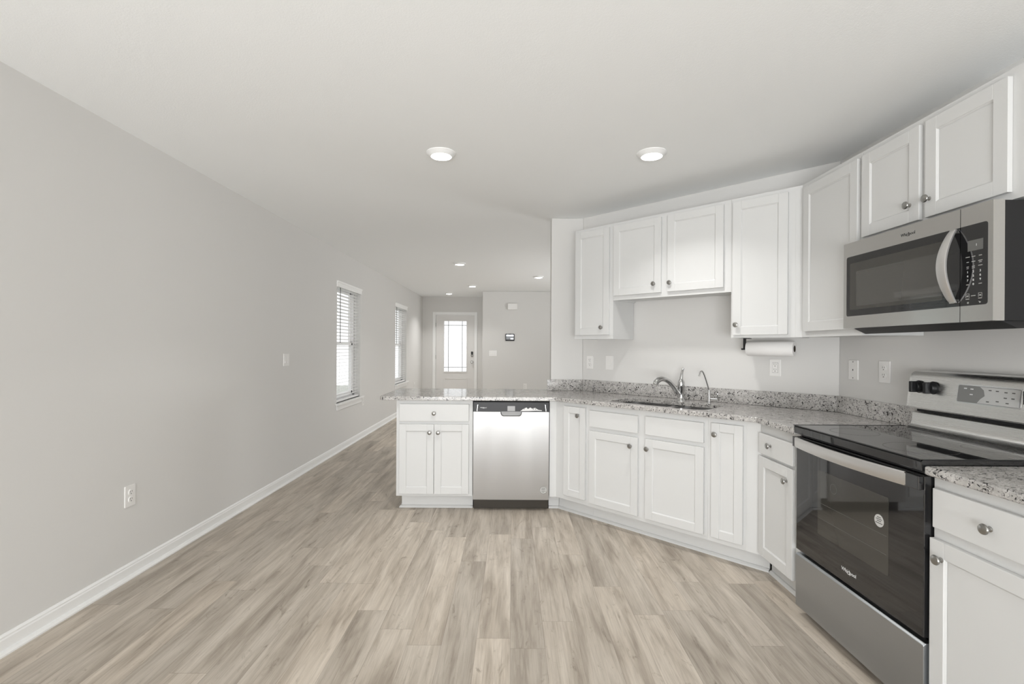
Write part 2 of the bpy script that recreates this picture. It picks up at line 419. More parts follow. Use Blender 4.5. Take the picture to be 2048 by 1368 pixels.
# ------------------------------------------------------------------ windows on the left wall with their blinds
def window(n, y0, y1):
    z0, z1 = WZ; xo = XL - 0.125
    mb = MB()
    for a, b, c, e in ((y0, y0 + .035, z0, z1), (y1 - .035, y1, z0, z1), (y0, y1, z0, z0 + .04), (y0, y1, z1 - .035, z1)):
        mb.box(xo - 0.03, xo + 0.03, a, b, c, e)
    o = struct(mb.build('window_%d' % n, M_VINYL))
    mz = z0 + 0.735
    mb = MB()
    for za, zb, xx in ((z0 + .04, mz + .02, xo + .012), (mz - .02, z1 - .035, xo - .012)):
        a, b = y0 + .035, y1 - .035
        mb.box(xx - .012, xx + .012, a, a + .04, za, zb); mb.box(xx - .012, xx + .012, b - .04, b, za, zb)
        mb.box(xx - .012, xx + .012, a, b, za, za + .04); mb.box(xx - .012, xx + .012, a, b, zb - .04, zb)
    mb.build('window_sash', M_VINYL, o)
    MB().box(xo - .003, xo + .003, y0 + .075, y1 - .075, z0 + .08, z1 - .07).build('pane', M_GLASS, o)
    # stool and apron
    mb = MB().box(XL - 0.11, XL + 0.045, y0 - 0.035, y1 + 0.19 * 0 + 0.06, z0 - 0.022, z0)
    mb.build('window_sill', M_TRIM, o, bevel=0.004)
    MB().box(XL, XL + 0.014, y0 - 0.015, y1 + 0.04, z0 - 0.085, z0 - 0.022).build('window_apron', M_TRIM, o, bevel=0.002)
def blind(y0, y1, label):
    z0, z1 = WZ; xb = XL - 0.045
    r = empty('window_blind', label, 'blind', (xb, (y0 + y1) / 2, z1), 0, 'white slatted blinds')
    L = (y1 - y0) / 2 - 0.008
    mb = MB().prism([(0.045, -0.062), (0.060, -0.062), (0.060, -0.050), (0.056, -0.045), (0.056, -0.015), (0.064, -0.008), (0.064, 0.012), (0.045, 0.012)], -L - 0.02, L + 0.035, 'y')
    mb.build('valance', M_BLIND, r)
    MB().box(-0.025, 0.03, -L, L, -0.045, -0.003).build('headrail', M_BLIND, r)
    mb = MB(); n = 33; H_ = z1 - z0 - 0.05 - 0.05; tilt = R(8)
    for i in range(n):
        zc = -0.065 - i * (H_ - 0.03) / (n - 1); c, s_ = math.cos(tilt) * 0.024, math.sin(tilt) * 0.024
        mb.prism([(-c, zc - s_ - .001), (c, zc + s_ - .001), (c, zc + s_ + .001), (0, zc + .003), (-c, zc - s_ + .001)], -L, L, 'y')
    mb.build('slats', M_BLIND, r)
    MB().box(-0.025, 0.025, -L, L, -(z1 - z0) + 0.004, -(z1 - z0) + 0.024).build('bottom_rail', M_BLIND, r)
    for yy in (-L * 0.7, L * 0.1, L * 0.7):
        MB().box(0.0245, 0.0262, yy - .0015, yy + .0015, -(z1 - z0) + .02, -0.04).build('ladder_cord', M_BLIND, r)
    MB().tube([(0.032, -L * 0.68, -0.05), (0.034, -L * 0.68, -0.75)], 0.0045, 8).build('tilt_wand', M_DISP, r)
for i, (a, b) in enumerate(WINS): window(i + 1, a, b)
blind(*WINS[0], 'white slatted blind with grey wand on the nearer left wall window')
blind(*WINS[1], 'white slatted blind on the farther left wall window near the front door')

# ------------------------------------------------------------------ front door
GX0, GX1, GZ0, GZ1 = -1.622, -1.086, 0.708, 1.910
ys = YD + 0.012
mb = MB()
sx0, sx1, sz1 = -1.815, -0.900, 2.052
for x0, x1, z0, z1 in ((sx0, GX0, 0.012, sz1), (GX1, sx1, 0.012, sz1), (GX0, GX1, 0.012, GZ0), (GX0, GX1, GZ1, sz1)):
    mb.box(x0, x1, ys, ys + 0.044, z0, z1)
door = struct(mb.build('door_1', M_DOOR))
mb = MB()
for x0, x1, z0, z1 in ((GX0 - .03, GX0, GZ0 - .03, GZ1 + .03), (GX1, GX1 + .03, GZ0 - .03, GZ1 + .03), (GX0, GX1, GZ0 - .03, GZ0), (GX0, GX1, GZ1, GZ1 + .03)):
    mb.box(x0, x1, ys - .010, ys, z0, z1)
mb.build('glass_frame', M_DOOR, door, bevel=0.003)
MB().box(GX0, GX1, ys + .018, ys + .024, GZ0, GZ1).build('pane', M_RAIN, door)
mb = MB(); gw, gh = GX1 - GX0, GZ1 - GZ0
for f in (0.19, 0.81): mb.box(GX0 + gw * f - .006, GX0 + gw * f + .006, ys + .012, ys + .018, GZ0, GZ1)
for f in (0.082, 0.915): mb.box(GX0, GX1, ys + .0125, ys + .0175, GZ0 + gh * f - .006, GZ0 + gh * f + .006)
mb.build('glass_came', M_DISP, door)
mb = MB()
for x0, x1, z0, z1 in ((-1.64, -1.60, 0.13, 0.55), (-1.10, -1.06, 0.13, 0.55), (-1.60, -1.10, 0.13, 0.155), (-1.60, -1.10, 0.525, 0.55)):
    mb.box(x0, x1, ys - .006, ys, z0, z1)
mb.build('panel_moulding', M_DOOR, door, bevel=0.003)
MB().box(-0.975, -0.930, ys - .022, ys, 1.115, 1.185).build('keypad', M_BLACK, door, bevel=.004)
MB().lathe([(.030, 0), (.030, .010), (.018, .022), (.010, .024)], (-0.952, ys, 1.085), '-y').build('deadbolt', M_NICKEL, door, True)
MB().lathe([(.030, 0), (.030, .008), (.012, .012), (.012, .035), (.028, .045), (.030, .060), (.018, .072)], (-0.952, ys, 0.937), '-y').build('door_knob', M_NICKEL, door, True)
for zz in (0.25, 1.05, 1.82):
    MB().box(sx0 - .012, sx0 + .004, ys - .012, ys, zz - .045, zz + .045).build('hinge', M_NICKEL, door)
mb = MB()
for x0, x1, z0, z1 in ((DX0 - .055, DX0 + .012, 0, DZ1 + .055), (DX1 - .012, DX1 + .055, 0, DZ1 + .055), (DX0 + .012, DX1 - .012, DZ1 - .012, DZ1 + .055)):
    mb.box(x0, x1, YD - .017, YD - .0005, z0, z1)
mb.build('door_casing', M_TRIM, door, bevel=.003)
mb = MB()
for x0, x1, z0, z1 in ((DX0, sx0 - .004, 0, DZ1), (sx1 + .004, DX1, 0, DZ1), (DX0, DX1, sz1 + .004, DZ1)):
    mb.box(x0, x1, YD, YD + .15, z0, z1)
mb.build('door_jamb', M_TRIM, door)

# ------------------------------------------------------------------ recessed lights
def downlight(x, y, label, power, real=True):
    r = empty('recessed_light', label, 'ceiling light', (x, y, CEIL), 0, 'round recessed ceiling lights')
    MB().lathe([(.089, 0), (.089, -.004), (.066, -.024), (.062, -.024), (.062, -.001)], n=40).build('trim_ring', M_TRIM, r, True)
    MB().lathe([(.0618, -.012), (.0618, -.0225), (.045, -.0255), (.001, -.0262)], n=40).build('lens', M_LENS, r, True)
    ld = bpy.data.lights.new('lamp', 'AREA'); ld.shape = 'DISK'; ld.size = 0.12; ld.spread = R(115); ld.energy = power; ld.color = (1, .985, .96)
    lo = bpy.data.objects.new('lamp', ld); COL.objects.link(lo); lo.parent = r; lo.location = (0, 0, -.028)
for x, y, l in ((-.437, 2.99, 'round white recessed light, left of the two above the kitchen floor'),
                (.838, 2.972, 'round white recessed light nearest the wall cabinets, right of the kitchen pair'),
                (-.745, 6.94, 'small lit ceiling light beyond the peninsula, highest of the distant ones in view'),
                (.435, 8.21, 'lit ceiling light closest to the white stub wall end, right of the distant ones'),
                (-.77, 9.47, 'lit ceiling light just before the entry recess, ahead of the thermostat wall'),
                (-1.394, 10.83, 'farthest lit ceiling light, right above the front door recess')):
    downlight(x, y, l, 10 if y > 10 else 6.0)

# ------------------------------------------------------------------ wall plates and wall devices
def plate(name, label, cat, loc, rotz, kind, w_=0.072, h_=0.116, group=None):
    """face towards local -y, origin at plate centre on the wall"""
    r = empty(name, label, cat, loc, rotz, group)
    MB().prism(rrect(-w_ / 2, w_ / 2, -h_ / 2, h_ / 2, .004, 3), 0, -.006, 'y').build('cover_plate', M_PLATE, r, bevel=.0018)
    def sockets(mbf, z, y):
        mbf.box(-.0075, -.0055, y - .0006, y, z + .001, z + .010); mbf.box(.0055, .0075, y - .0006, y, z + .002, z + .009)
        mbf.lathe([(.0028, 0), (.0028, .0006)], (0, y, z - .007), '-y', 10)
    if kind == 'duplex':
        for z in (.020, -.020):
            p = MB().lathe([(.0172, 0), (.0172, .003), (.016, .004)], (0, -.006, z), '-y', 20).build('socket', M_PLATE, r, True)
            s_ = MB(); sockets(s_, z, -.0101); s_.build('socket_slots', M_SLOT, p)
    elif kind == 'decora':
        p = MB().prism(rrect(-.0168, .0168, -.034, .034, .002, 2), -.006, -.009, 'y').build('socket_face', M_PLATE, r, bevel=.0008)
        s_ = MB(); sockets(s_, .018, -.0091); sockets(s_, -.016, -.0091); s_.build('socket_slots', M_SLOT, p)
        MB().prism(rrect(-.0178, .0178, -.035, .035, .002, 2), -.0058, -.0064, 'y').build('face_seam', M_SLOT, r)
    elif kind.startswith('rocker'):
        n = int(kind[6:] or 1)
        for i in range(n):
            x = (i - (n - 1) / 2) * .046
            MB().prism([(x * 0 - .0165 + x, -.0335), (x + .0165, -.0335), (x + .0165, .0335), (x - .0165, .0335)], -.006, -.0085, 'y').build('rocker', M_PLATE, r, bevel=.0008)
            MB().box(x - .0165, x + .0165, -.0115, -.0086, -.030, -.012).build('rocker_lip', M_PLATE, r, bevel=.001)
    elif kind == 'jack':
        MB().box(-.008, .008, -.0068, -.006, -.008, .008).build('jack_port', M_PLATE, r)
        MB().box(-.003, .003, -.0074, -.0067, -.005, .005).build('jack_opening', M_SLOT, r)
        for z in (.048, -.048): MB().lathe([(.0035, 0), (.003, .0015)], (0, -.006, z), '-y', 12).build('screw', M_DISP, r)
    return r
PL, PR, PD = R(90), R(-90), R(-45)
def on_diag(s, z): x, y = diag(s, KW * Q); return (x, y, z)
plate('light_switch', 'white two rocker light switch high on the bare left wall', 'light switch', (XL, 4.65, 1.169), PL, 'rocker2', .116)
plate('wall_outlet', 'white duplex outlet low on the bare left wall nearest the camera', 'outlet', (XL, 2.752, .458), PL, 'duplex', .076, .118)
plate('wall_outlet', 'tiny white outlet under the sill of the nearer window', 'outlet', (XL, 7.05, .51), PL, 'duplex')
plate('wall_outlet', 'tiny white outlet low on the left wall past the farther window', 'outlet', (XL, 10.77, .455), PL, 'duplex')
plate('wall_outlet', 'tiny white outlet low on the far wall below the wall screen', 'outlet', (.28, YT, .468), 0, 'duplex')
plate('light_switch', 'white triple rocker light switch on the far wall beside the entry', 'light switch', (-.405, YT, 1.163), 0, 'rocker3', .165, .12)
plate('wall_outlet', 'white duplex outlet under the leftmost wall cabinet', 'outlet', on_diag(-2.634, 1.169), PD, 'duplex')
plate('light_switch', 'white single rocker switch above the backsplash left of the faucet', 'light switch', on_diag(-2.427, 1.169), PD, 'rocker1', .078, .122)
plate('wall_outlet', 'white rectangular face outlet below the paper towel roll', 'outlet', on_diag(-1.097, 1.173), PD, 'decora')
plate('phone_jack_plate', 'white jack plate with two screws left of the range side outlet', 'wall plate', (XW, 2.951, 1.178), PR, 'jack', .080, .118)
plate('wall_outlet', 'white duplex outlet on the right wall nearest the range', 'outlet', (XW, 2.704, 1.178), PR, 'duplex', .080, .120)

r = empty('door_chime', 'white rectangular chime box high on the far wall', 'door chime', (.005, YT, 2.155))
MB().prism(rrect(-.10, .10, -.065, .065, .008), 0, -.045, 'y').build('housing', M_PLATE, r, bevel=.006)
MB().box(-.07, .07, -.046, -.0445, -.002, .002).build('cover_seam', M_TRIM, r)
r = empty('wall_screen', 'small black framed touch screen on the far wall', 'wall screen', (-.045, YT, 1.503))
MB().prism(rrect(-.096, .096, -.074, .074, .010), 0, -.022, 'y').build('frame', M_BLACK, r, bevel=.003)
MB().box(-.080, .080, -.0235, -.0215, .022, .058).build('screen', M_SCREEN, r)
MB().box(-.080, .080, -.0235, -.0215, -.045, .020).build('screen_lower', M_SCRDIM, r)
MB().box(.010, .076, -.0242, -.0232, -.044, -.014).build('screen_button', M_SCREEN, r)
for xx in (-.045, .045): MB().box(xx - .01, xx + .01, -.0228, -.020, .065, .070).build('indicator', M_WTEXT, r)

# ------------------------------------------------------------------ cabinets
def knob(parent, x, z, y=-.019):
    mb = MB().lathe([(.0085, 0), (.0085, .0015), (.0055, .004), (.0048, .013), (.009, .0165), (.0155, .018), (.0165, .021), (.0150, .0245), (.009, .0268), (.001, .0275)], (x, y, z), '-y', 24)
    return mb.build('knob', M_NICKEL, parent, True)
def shaker(parent, x0, x1, z0, z1, kn=None, st=.054, name='door'):
    mb = MB(); T = .019
    mb.box(x0, x0 + st, -T, -.0005, z0, z1); mb.box(x1 - st, x1, -T, -.0005, z0, z1)
    mb.box(x0 + st, x1 - st, -T, -.0005, z0, z0 + st); mb.box(x0 + st, x1 - st, -T, -.0005, z1 - st, z1)
    mb.box(x0 + st, x1 - st, -.0105, -.0005, z0 + st, z1 - st)
    # sloping sticking inside the frame
    a0, a1, b0, b1, k = x0 + st, x1 - st, z0 + st, z1 - st, .006
    for p in ([(a0, b0), (a1, b0), (a1 - k, b0 + k), (a0 + k, b0 + k)], [(a0, b1), (a0 + k, b1 - k), (a1 - k, b1 - k), (a1, b1)],
              [(a0, b0), (a0 + k, b0 + k), (a0 + k, b1 - k), (a0, b1)], [(a1, b0), (a1, b1), (a1 - k, b1 - k), (a1 - k, b0 + k)]):
        v0 = [mb.bm.verts.new((q[0], -.0165 if (q[0] in (a0, a1) or q[1] in (b0, b1)) else -.0112, q[1])) for q in p]
        mb.bm.faces.new(v0)
    o = mb.build(name, M_CAB, parent, bevel=.0016, seg=2)
    if kn: knob(o, *kn)
    return o
def slab(parent, x0, x1, z0, z1, kn=None, name='drawer'):
    o = MB().box(x0, x1, -.019, -.0005, z0, z1).build(name, M_CAB, parent, bevel=.003, seg=2)
    if kn: knob(o, *kn)
    return o
def toe(parent, x0, x1, depth=.075, e0=0, e1=0, ret=None):
    """kick board with quarter round; e0/e1 lengthen the ends"""
    mb = MB()
    pr = [(depth + .012, 0), (depth + .012, .112), (depth, .112), (depth, .019), (depth - .008, .0175), (depth - .0165, .009), (depth - .018, 0)]
    mb.prism(pr, x0 - e0, x1 + e1, 'x')
    if ret:   # return down the exposed end of the peninsula
        mb.box(x0 + .019, x0 + .031, depth, .58, 0, .112)
        mb.prism([(x0 + .019, .0), (x0 + .019, .019), (x0 + .008, .016), (x0 + .001, 0)], depth - .018, .58, 'y')
    return mb.build('toe_kick', M_CAB, parent)
BG = 'white shaker base cabinets'; UG = 'white shaker wall cabinets'
def base_body(parent, x0, x1, depth=.595, z0=.112, z1=CB - .001):
    return MB().box(x0, x1, 0, depth, z0, z1).build('body', M_CAB, parent, bevel=.0012)

# peninsula drawer cabinet
c = empty('base_cabinet', 'white drawer over two door base cabinet at the open end of the peninsula', 'cabinet', (-.917, DP, 0), 0, BG)
base_body(c, 0, .608, .565)
slab(c, .026, .578, .709, .846, (.302, .774))
shaker(c, .026, .3005, .133, .686, (.268, .622)); shaker(c, .3035, .578, .133, .686, (.336, .622))
toe(c, .030, .606, ret=None)
MB().box(.030, .042, .088, .56, 0, .112).build('toe_return', M_CAB, c)
MB().prism([(.030, 0), (.030, .019), (.022, .0175), (.0135, .009), (.012, 0)], .057, .56, 'y').build('shoe_moulding', M_CAB, c)
# panels at the end and back of the peninsula
MB().box(0, .67 * 0 + 1.272, .5655, .575, .0, CB - .001).build('back_panel', M_CAB, c)

# diagonal run : local x along the run
sA = -2.518
def dcab(s0, label): x, y = diag(s0, K * Q); return empty('base_cabinet', label, 'cabinet', (x, y, 0), PD, BG)
c = dcab(-2.438, 'narrow full height door base cabinet between the dishwasher and the sink cabinet'); 
base_body(c, 0, .2285); shaker(c, .007, .214, .152, .846, (.154, .783), st=.05)
MB().prism([(-.0803, 0), (0, 0), (0, .02), (-.0803 + .0083, .02)], .112, CB - .001).build('filler_strip', M_CAB, c)
# face filler turned towards the camera beside the dishwasher
ox, oy = diag(-2.438, K * Q); inv = Matrix.Rotation(-PD, 4, 'Z') @ Matrix.Translation((-ox, -oy, 0))
def local_poly(pts): return [tuple((inv @ Vector((p[0], p[1], 0)))[:2]) for p in pts]
MB().prism(local_poly([(.3035, DP), (.3568, DP), (.3568 + .012, DP + .012), (.3568, DP + .03), (.3035, DP + .56)]), .112, CB - .001).build('end_filler', M_CAB, c)
toe(c, 0, .2285, e0=.0803 + .027, e1=0)
MB().prism(local_poly([(.3035, DP + .057), (K - DP + .024, DP + .057), (K - DP + .031, DP + .075), (.3035, DP + .075)]), 0, .018).build('toe_filler', M_CAB, c)
MB().prism(local_poly([(.3035, DP + .075), (K - DP + .031, DP + .075), (K - DP + .0375, DP + .09), (.3035, DP + .09)]), 0, .112).build('toe_filler', M_CAB, c)
c = dcab(-2.209, 'wide white sink cabinet with two false drawer fronts and two doors')
MB().box(0, .4, 0, .02, .112, CB - .001).build('face_frame', M_CAB, c)
MB().box(.4, .9138, 0, .02, .112, CB - .001).build('face_frame', M_CAB, c)
mb = MB(); mb.box(0, .018, .021, .595, .112, CB - .001); mb.box(.896, .9138, .021, .595, .112, CB - .001); mb.box(.018, .896, .021, .58, .112, .13); mb.box(.018, .896, .582, .595, .112, CB - .001)
mb.build('carcass', M_CAB, c)
slab(c, .023, .430, .712, .834, None, 'false_drawer_front'); slab(c, .487, .891, .712, .838, None, 'false_drawer_front')
shaker(c, .023, .431, .143, .683, (.380, .620)); shaker(c, .488, .893, .143, .685, (.508, .619)); toe(c, 0, .9138)
c = dcab(-1.295, 'narrow full height door base cabinet at the right end of the angled run')
base_body(c, 0, .2285); shaker(c, .026, .213, .144, .845, (.052, .777), st=.05)
MB().prism([(.2285, 0), (.308, 0), (.298, .02), (.2285, .02)], .112, CB - .001).build('filler_strip', M_CAB, c)
toe(c, 0, .2285, e1=.308 - .2285 + .027)
# right wall base cabinets : local x runs towards the camera
def rcab(name, y0, label, z=0, X_=XR, g=BG): return empty(name, label, 'cabinet', (X_, y0, z), PR, g)
c = rcab('base_cabinet', 2.835, 'narrow drawer over door base cabinet left of the range')
MB().prism([(0, 0), (.396, 0), (.396, .595), (.10, .595), (.012, .03)], .112, CB - .001).build('body', M_CAB, c, bevel=.0012)
slab(c, .012, .350, .706, .822, (.140, .768)); shaker(c, .030 - .018, .350, .128, .690, (.300, .620)); toe(c, .0, .396, e0=.015)
c = rcab('base_cabinet', 1.672, 'drawer over door base cabinet on the near side of the range')
base_body(c, 0, .455); slab(c, .014, .441, .706, .838, (.215, .772)); shaker(c, .004, .441, .133, .668, (.050, .609)); toe(c, 0, .455)

# wall cabinets
def ucab(s0, label):
    x, y = diag(s0, KU * Q); return empty('wall_cabinet', label, 'cabinet', (x, y, 1.372), PD, UG)
def ubody(c, x0, x1, z0, z1, depth=.304):
    mb = MB(); t = .016
    mb.box(x0, x1, 0, .019, z0, z1)                                   # face frame
    mb.box(x0, x0 + t, .019, depth, z0, z1); mb.box(x1 - t, x1, .019, depth, z0, z1)
    mb.box(x0 + t, x1 - t, .019, depth, z0 + .012, z0 + .028); mb.box(x0 + t, x1 - t, .019, depth, z1 - t, z1)
    mb.box(x0 + t, x1 - t, depth - .008, depth, z0 + .028, z1 - t)
    return mb.build('body', M_CAB, c)
c = ucab(-2.570, 'leftmost tall wall cabinet with one narrow door on the angled wall')
ubody(c, 0, .3805, 0, .914); shaker(c, .019, .350, .033, .889, (.286, .092))
c = ucab(-2.189, 'short two door wall cabinet raised above the sink')
ubody(c, .0005, .9135, .304, .914); shaker(c, .010, .417, .337, .890, (.366, .403)); shaker(c, .468, .868, .337, .892, (.492, .400))
c = ucab(-1.275, 'tall one door wall cabinet above the paper towel roll')
ubody(c, .0005, .381, 0, .914); shaker(c, .014, .343, .018, .888, (.042, .084))
MB().prism([(.3812, 0), (.4174, 0), (.4174 - .0, .019), (.3812, .019)], 0, .914).build('filler_strip', M_CAB, c)
c = rcab('wall_cabinet', 2.9546, 'tall one door wall cabinet in the corner beside the microwave', 1.372, XU, UG)
mb = MB().prism([(0, 0), (.5115, 0), (.5115, .304), (.13, .304), (.0, .02)], 0, .914); mb.build('body', M_CAB, c)
shaker(c, .038, .494, .033, .885, (.462, .075))
c = rcab('wall_cabinet', 2.4426, 'short two door wall cabinet directly over the microwave', 1.372, XU, UG)
ubody(c, .0005, .795, .456, .914); shaker(c, .013, .356, .482, .885, (.309, .556)); shaker(c, .386, .730, .482, .886, (.409, .556))

# ------------------------------------------------------------------ countertops and backsplash
def front_poly():
    e = .036
    A = [(-1.052, 4.62)] + [(-1.052 + .05 - .05 * math.cos(R(a)), DP - e + .05 - .05 * math.sin(R(a))) for a in (0, 22, 45, 67, 90)]
    kk = K - e / Q
    A += [(kk - (DP - e), DP - e), (XR - e, kk - (XR - e)), (XR - e, 2.4385), (XW - .002, 2.4385), (XW - .002, KW - XW - .001), (xk - .001, DS - .002), (.353, DS - .002), (.353, 4.62)]
    return A
def counter(name, outer, hole, label):
    bm = bmesh.new()
    def ring(pts):
        vs = [bm.verts.new((x, y, CT)) for x, y in pts]
        return [bm.edges.new((vs[i], vs[(i + 1) % len(vs)])) for i in range(len(vs))]
    es = ring(outer) + (ring(hole) if hole else [])
    bmesh.ops.triangle_fill(bm, use_beauty=True, use_dissolve=False, edges=es)
    top = bm.faces[:]
    ret = bmesh.ops.extrude_face_region(bm, geom=top)
    for v in [g for g in ret['geom'] if isinstance(g, bmesh.types.BMVert)]: v.co.z = CB
    mb = MB(); mb.bm.free(); mb.bm = bm
    o = mb.build(name, M_GRAN, None, bevel=.008, seg=3)
    o.modifiers['bevel'].angle_limit = R(70)
    return tag(o, label, 'countertop')
# sink bowl outline in (s, p)
S0, S1, P0, P1 = -2.085, -1.345, 3.065, 3.450
hole = [diag(s, p) for s, p in rrect(S0, S1, P0, P1, .09, 6)]
counter('countertop', front_poly(), hole, 'speckled grey granite countertop running over the peninsula and around the sink')
counter('countertop', [(XR - .036, 1.2), (XW - .002, 1.2), (XW - .002, 1.6735), (XR - .036, 1.6735)][::1], None, 'short speckled granite countertop on the near side of the range')
bs = empty('backsplash', 'low speckled granite backsplash strip along the kitchen walls', 'backsplash', (xk, DS, CT))
def bsp(pts, nm='granite_strip'): MB().prism([(x - xk, y - DS) for x, y in pts], .0005, .1015).build(nm, M_GRAN, bs, bevel=.002)
t_ = .019
bsp([(.322, DS - t_ - .001), (xk - .010, DS - t_ - .001), (xk - .001, DS - .001), (.322, DS - .001)])
a = (xk - .009, DS - t_ - .001); k2 = KW - t_ / Q
bsp([(xk - .001, DS - .001), (k2 - (DS - t_), DS - t_), (XW - t_, k2 - (XW - t_)), (XW - .001, KW - XW - .0005)])
bsp([(XW - t_, k2 - (XW - t_) - .001), (XW - t_, 2.462), (XW - .001, 2.462), (XW - .001, KW - XW - .002)])

# sink
x, y = diag((S0 + S1) / 2, (P0 + P1) / 2)
sk = empty('kitchen_sink', 'stainless double bowl undermount sink in the granite counter', 'sink', (x, y, CB), PD)
def bowl(x0, x1, y0, y1, dpt, nm):
    bm = bmesh.new(); rings = []
    for ins, z, rr in ((-.02, -.001, .095), (0, -.001, .085), (.004, -dpt * .5, .08), (.012, -dpt + .03, .07), (.035, -dpt, .055)):
        rings.append([bm.verts.new((px, py, z)) for px, py in rrect(x0 + ins, x1 - ins, y0 + ins, y1 - ins, rr, 6)])
    for a_, b_ in zip(rings, rings[1:]):
        for i in range(len(a_)): bm.faces.new((a_[i], a_[(i + 1) % len(a_)], b_[(i + 1) % len(a_)], b_[i]))
    bm.faces.new(rings[-1])
    mb = MB(); mb.bm.free(); mb.bm = bm
    o = mb.build(nm, M_SINK, sk, True); md = o.modifiers.new('shell', 'SOLIDIFY'); md.thickness = .0012; md.offset = 1
    MB().lathe([(.043, 0), (.043, .003), (.032, .0035), (.030, .001)], ((x0 + x1) / 2, (y0 + y1) / 2, -dpt + .002), 'z').build('drain', M_CHROME, o, True)
hw, hd = (S1 - S0) / 2 + .004, (P1 - P0) / 2 + .004
bowl(-hw, .012 - .02, -hd, hd, .20, 'bowl'); bowl(.012 + .02, hw, -hd, hd, .18, 'bowl')
MB().box(-.008, .032, -hd + .04, hd - .04, -.02, -.006).build('divider', M_SINK, sk, bevel=.004)

# main faucet
x, y = diag(-1.712, 3.512)
fa = empty('kitchen_faucet', 'polished chrome single lever faucet with arched pull out spout behind the sink', 'faucet', (x, y, CT))
MB().lathe([(.032, 0), (.032, .004), (.026, .010), (.024, .03), (.024, .095), (.026, .10), (.026, .135), (.021, .15), (.014, .162), (.004, .166)], n=28).build('body', M_CHROME, fa, True)
dx, dy = -.905, -.425
sp = [(0, .018), (.035, .055), (.075, .105), (.115, .142), (.155, .163), (.190, .168), (.220, .160), (.240, .145), (.247, .128)]
MB().tube([(dx * l, dy * l, z) for l, z in sp], [.015, .0165, .0175, .0175, .0175, .0185, .020, .0205, .020], 16).build('spout', M_CHROME, fa, True)
MB().tube([(0.0, 0.0, .155), (.002, .001, .175), (.005, .003, .20), (.012, .006, .228), (.020, .010, .240)], [.014, .013, .010, .009, .008], 12).build('lever', M_CHROME, fa, True)
# filtered water tap
x, y = diag(-1.505, 3.525)
wt = empty('water_tap', 'slender chrome gooseneck drinking water tap right of the main faucet', 'faucet', (x, y, CT))
MB().lathe([(.017, 0), (.017, .004), (.010, .008), (.0085, .02), (.0085, .085), (.006, .095)], n=20).build('body', M_CHROME, wt, True)
lx, ly = -.97, -.24
gp = [(0, .09), (.012, .125), (.026, .165), (.040, .200), (.050, .220), (.060, .2295), (.070, .227), (.078, .215), (.082, .198), (.083, .192)]
MB().tube([(lx * l, ly * l, z) for l, z in gp], [.005] * 8 + [.006, .0065], 12).build('spout', M_CHROME, wt, True)
MB().tube([(.004, 0, .030), (.030, -.008, .030), (.050, -.013, .030), (.054, -.014, .034), (.055, -.014, .068)], [.0055, .005, .005, .005, .0045], 10).build('lever', M_CHROME, wt, True)

# paper towel holder and roll
x, y = diag(-1.244, 3.50)
ph = empty('paper_towel_holder', 'black under cabinet paper towel holder arm', 'towel holder', (x, y, 1.302), PD)
mb = MB().box(-.010, -.004, -.02, .02, -.004, .0685); mb.box(-.010, .030, -.02, .02, .0655, .0695)
mb.build('bracket', M_BLACK, ph)
MB().tube([(-.028, 0, -.004), (.28, 0, 0)], .006, 12).build('rod', M_BLACK, ph, True)
mb = MB()
x, y = diag(-1.232, 3.50)
pr = empty('paper_towel_roll', 'white paper towel roll hanging under the wall cabinet', 'paper towel', (x, y, 1.302), PD)
bm = mb.bm; n = 40
for r0, r1, x0, x1 in ((.021, .049, 0, .287),):
    prof = [(r0, x0), (r1 - .002, x0), (r1, x0 + .003), (r1, x1 - .003), (r1 - .002, x1), (r0, x1)]
    rings = [[bm.verts.new((h, r_ * math.cos(2 * math.pi * i / n), r_ * math.sin(2 * math.pi * i / n))) for i in range(n)] for r_, h in prof]
    for a_, b_ in zip(rings, rings[1:] + rings[:1]):
        for i in range(n): bm.faces.new((a_[i], a_[(i + 1) % n], b_[(i + 1) % n], b_[i]))
mb.build('paper', M_PAPER, pr, True)
mb = MB(); bm = mb.bm
prof = [(.0185, -.001), (.0209, -.001), (.0209, .288), (.0185, .288)]
rings = [[bm.verts.new((h, r_ * math.cos(2 * math.pi * i / n), r_ * math.sin(2 * math.pi * i / n))) for i in range(n)] for r_, h in prof]
for a_, b_ in zip(rings, rings[1:] + rings[:1]):
    for i in range(n): bm.faces.new((a_[i], a_[(i + 1) % n], b_[(i + 1) % n], b_[i]))
mb.build('cardboard_tube', M_CORE, pr, True)

# ------------------------------------------------------------------ dishwasher (local: x right, -y towards the camera)
dw = empty('dishwasher', 'stainless steel dishwasher with black control strip in the peninsula', 'dishwasher', (-.3065, DP, 0))
W = .607
MB().box(.004, W - .004, .001, .56, .10, .868).build('tub', M_BLACK, dw)
MB().prism([(0.003, .092), (W - .003, .092), (W - .003, .790)] + [(W / 2 + .084, .790)] + [(W / 2 + .084 - .018 * (1 - math.cos(R(a))), .790 - .034 * math.sin(R(a))) for a in (30, 60, 90)] +
           [(W / 2 - .084 + .018 * (1 - math.cos(R(a))), .790 - .034 * math.sin(R(a))) for a in (90, 60, 30)] + [(W / 2 - .084, .790), (.003, .790)], -.024, -.0005, 'y').build('door_panel', M_SSDW, dw, bevel=.0015)
MB().box(.003, W - .003, -.020, -.0005, .7915, .866).build('control_strip', M_BLACK, dw, bevel=.002)
MB().prism([(.028, .792), (W - .028, .792), (W - .034, .848), (.034, .848)], -.0215, -.0198, 'y').build('control_panel', M_BLACK, dw)
for xx, s_ in ((.030, 1), (W - .030, -1)):
    MB().prism([(xx, .793), (xx + .004, .793), (xx + s_ * .006 + .004, .846), (xx + s_ * .006, .846)], -.0228, -.0214, 'y').build('edge_trim', M_CHROME, dw)
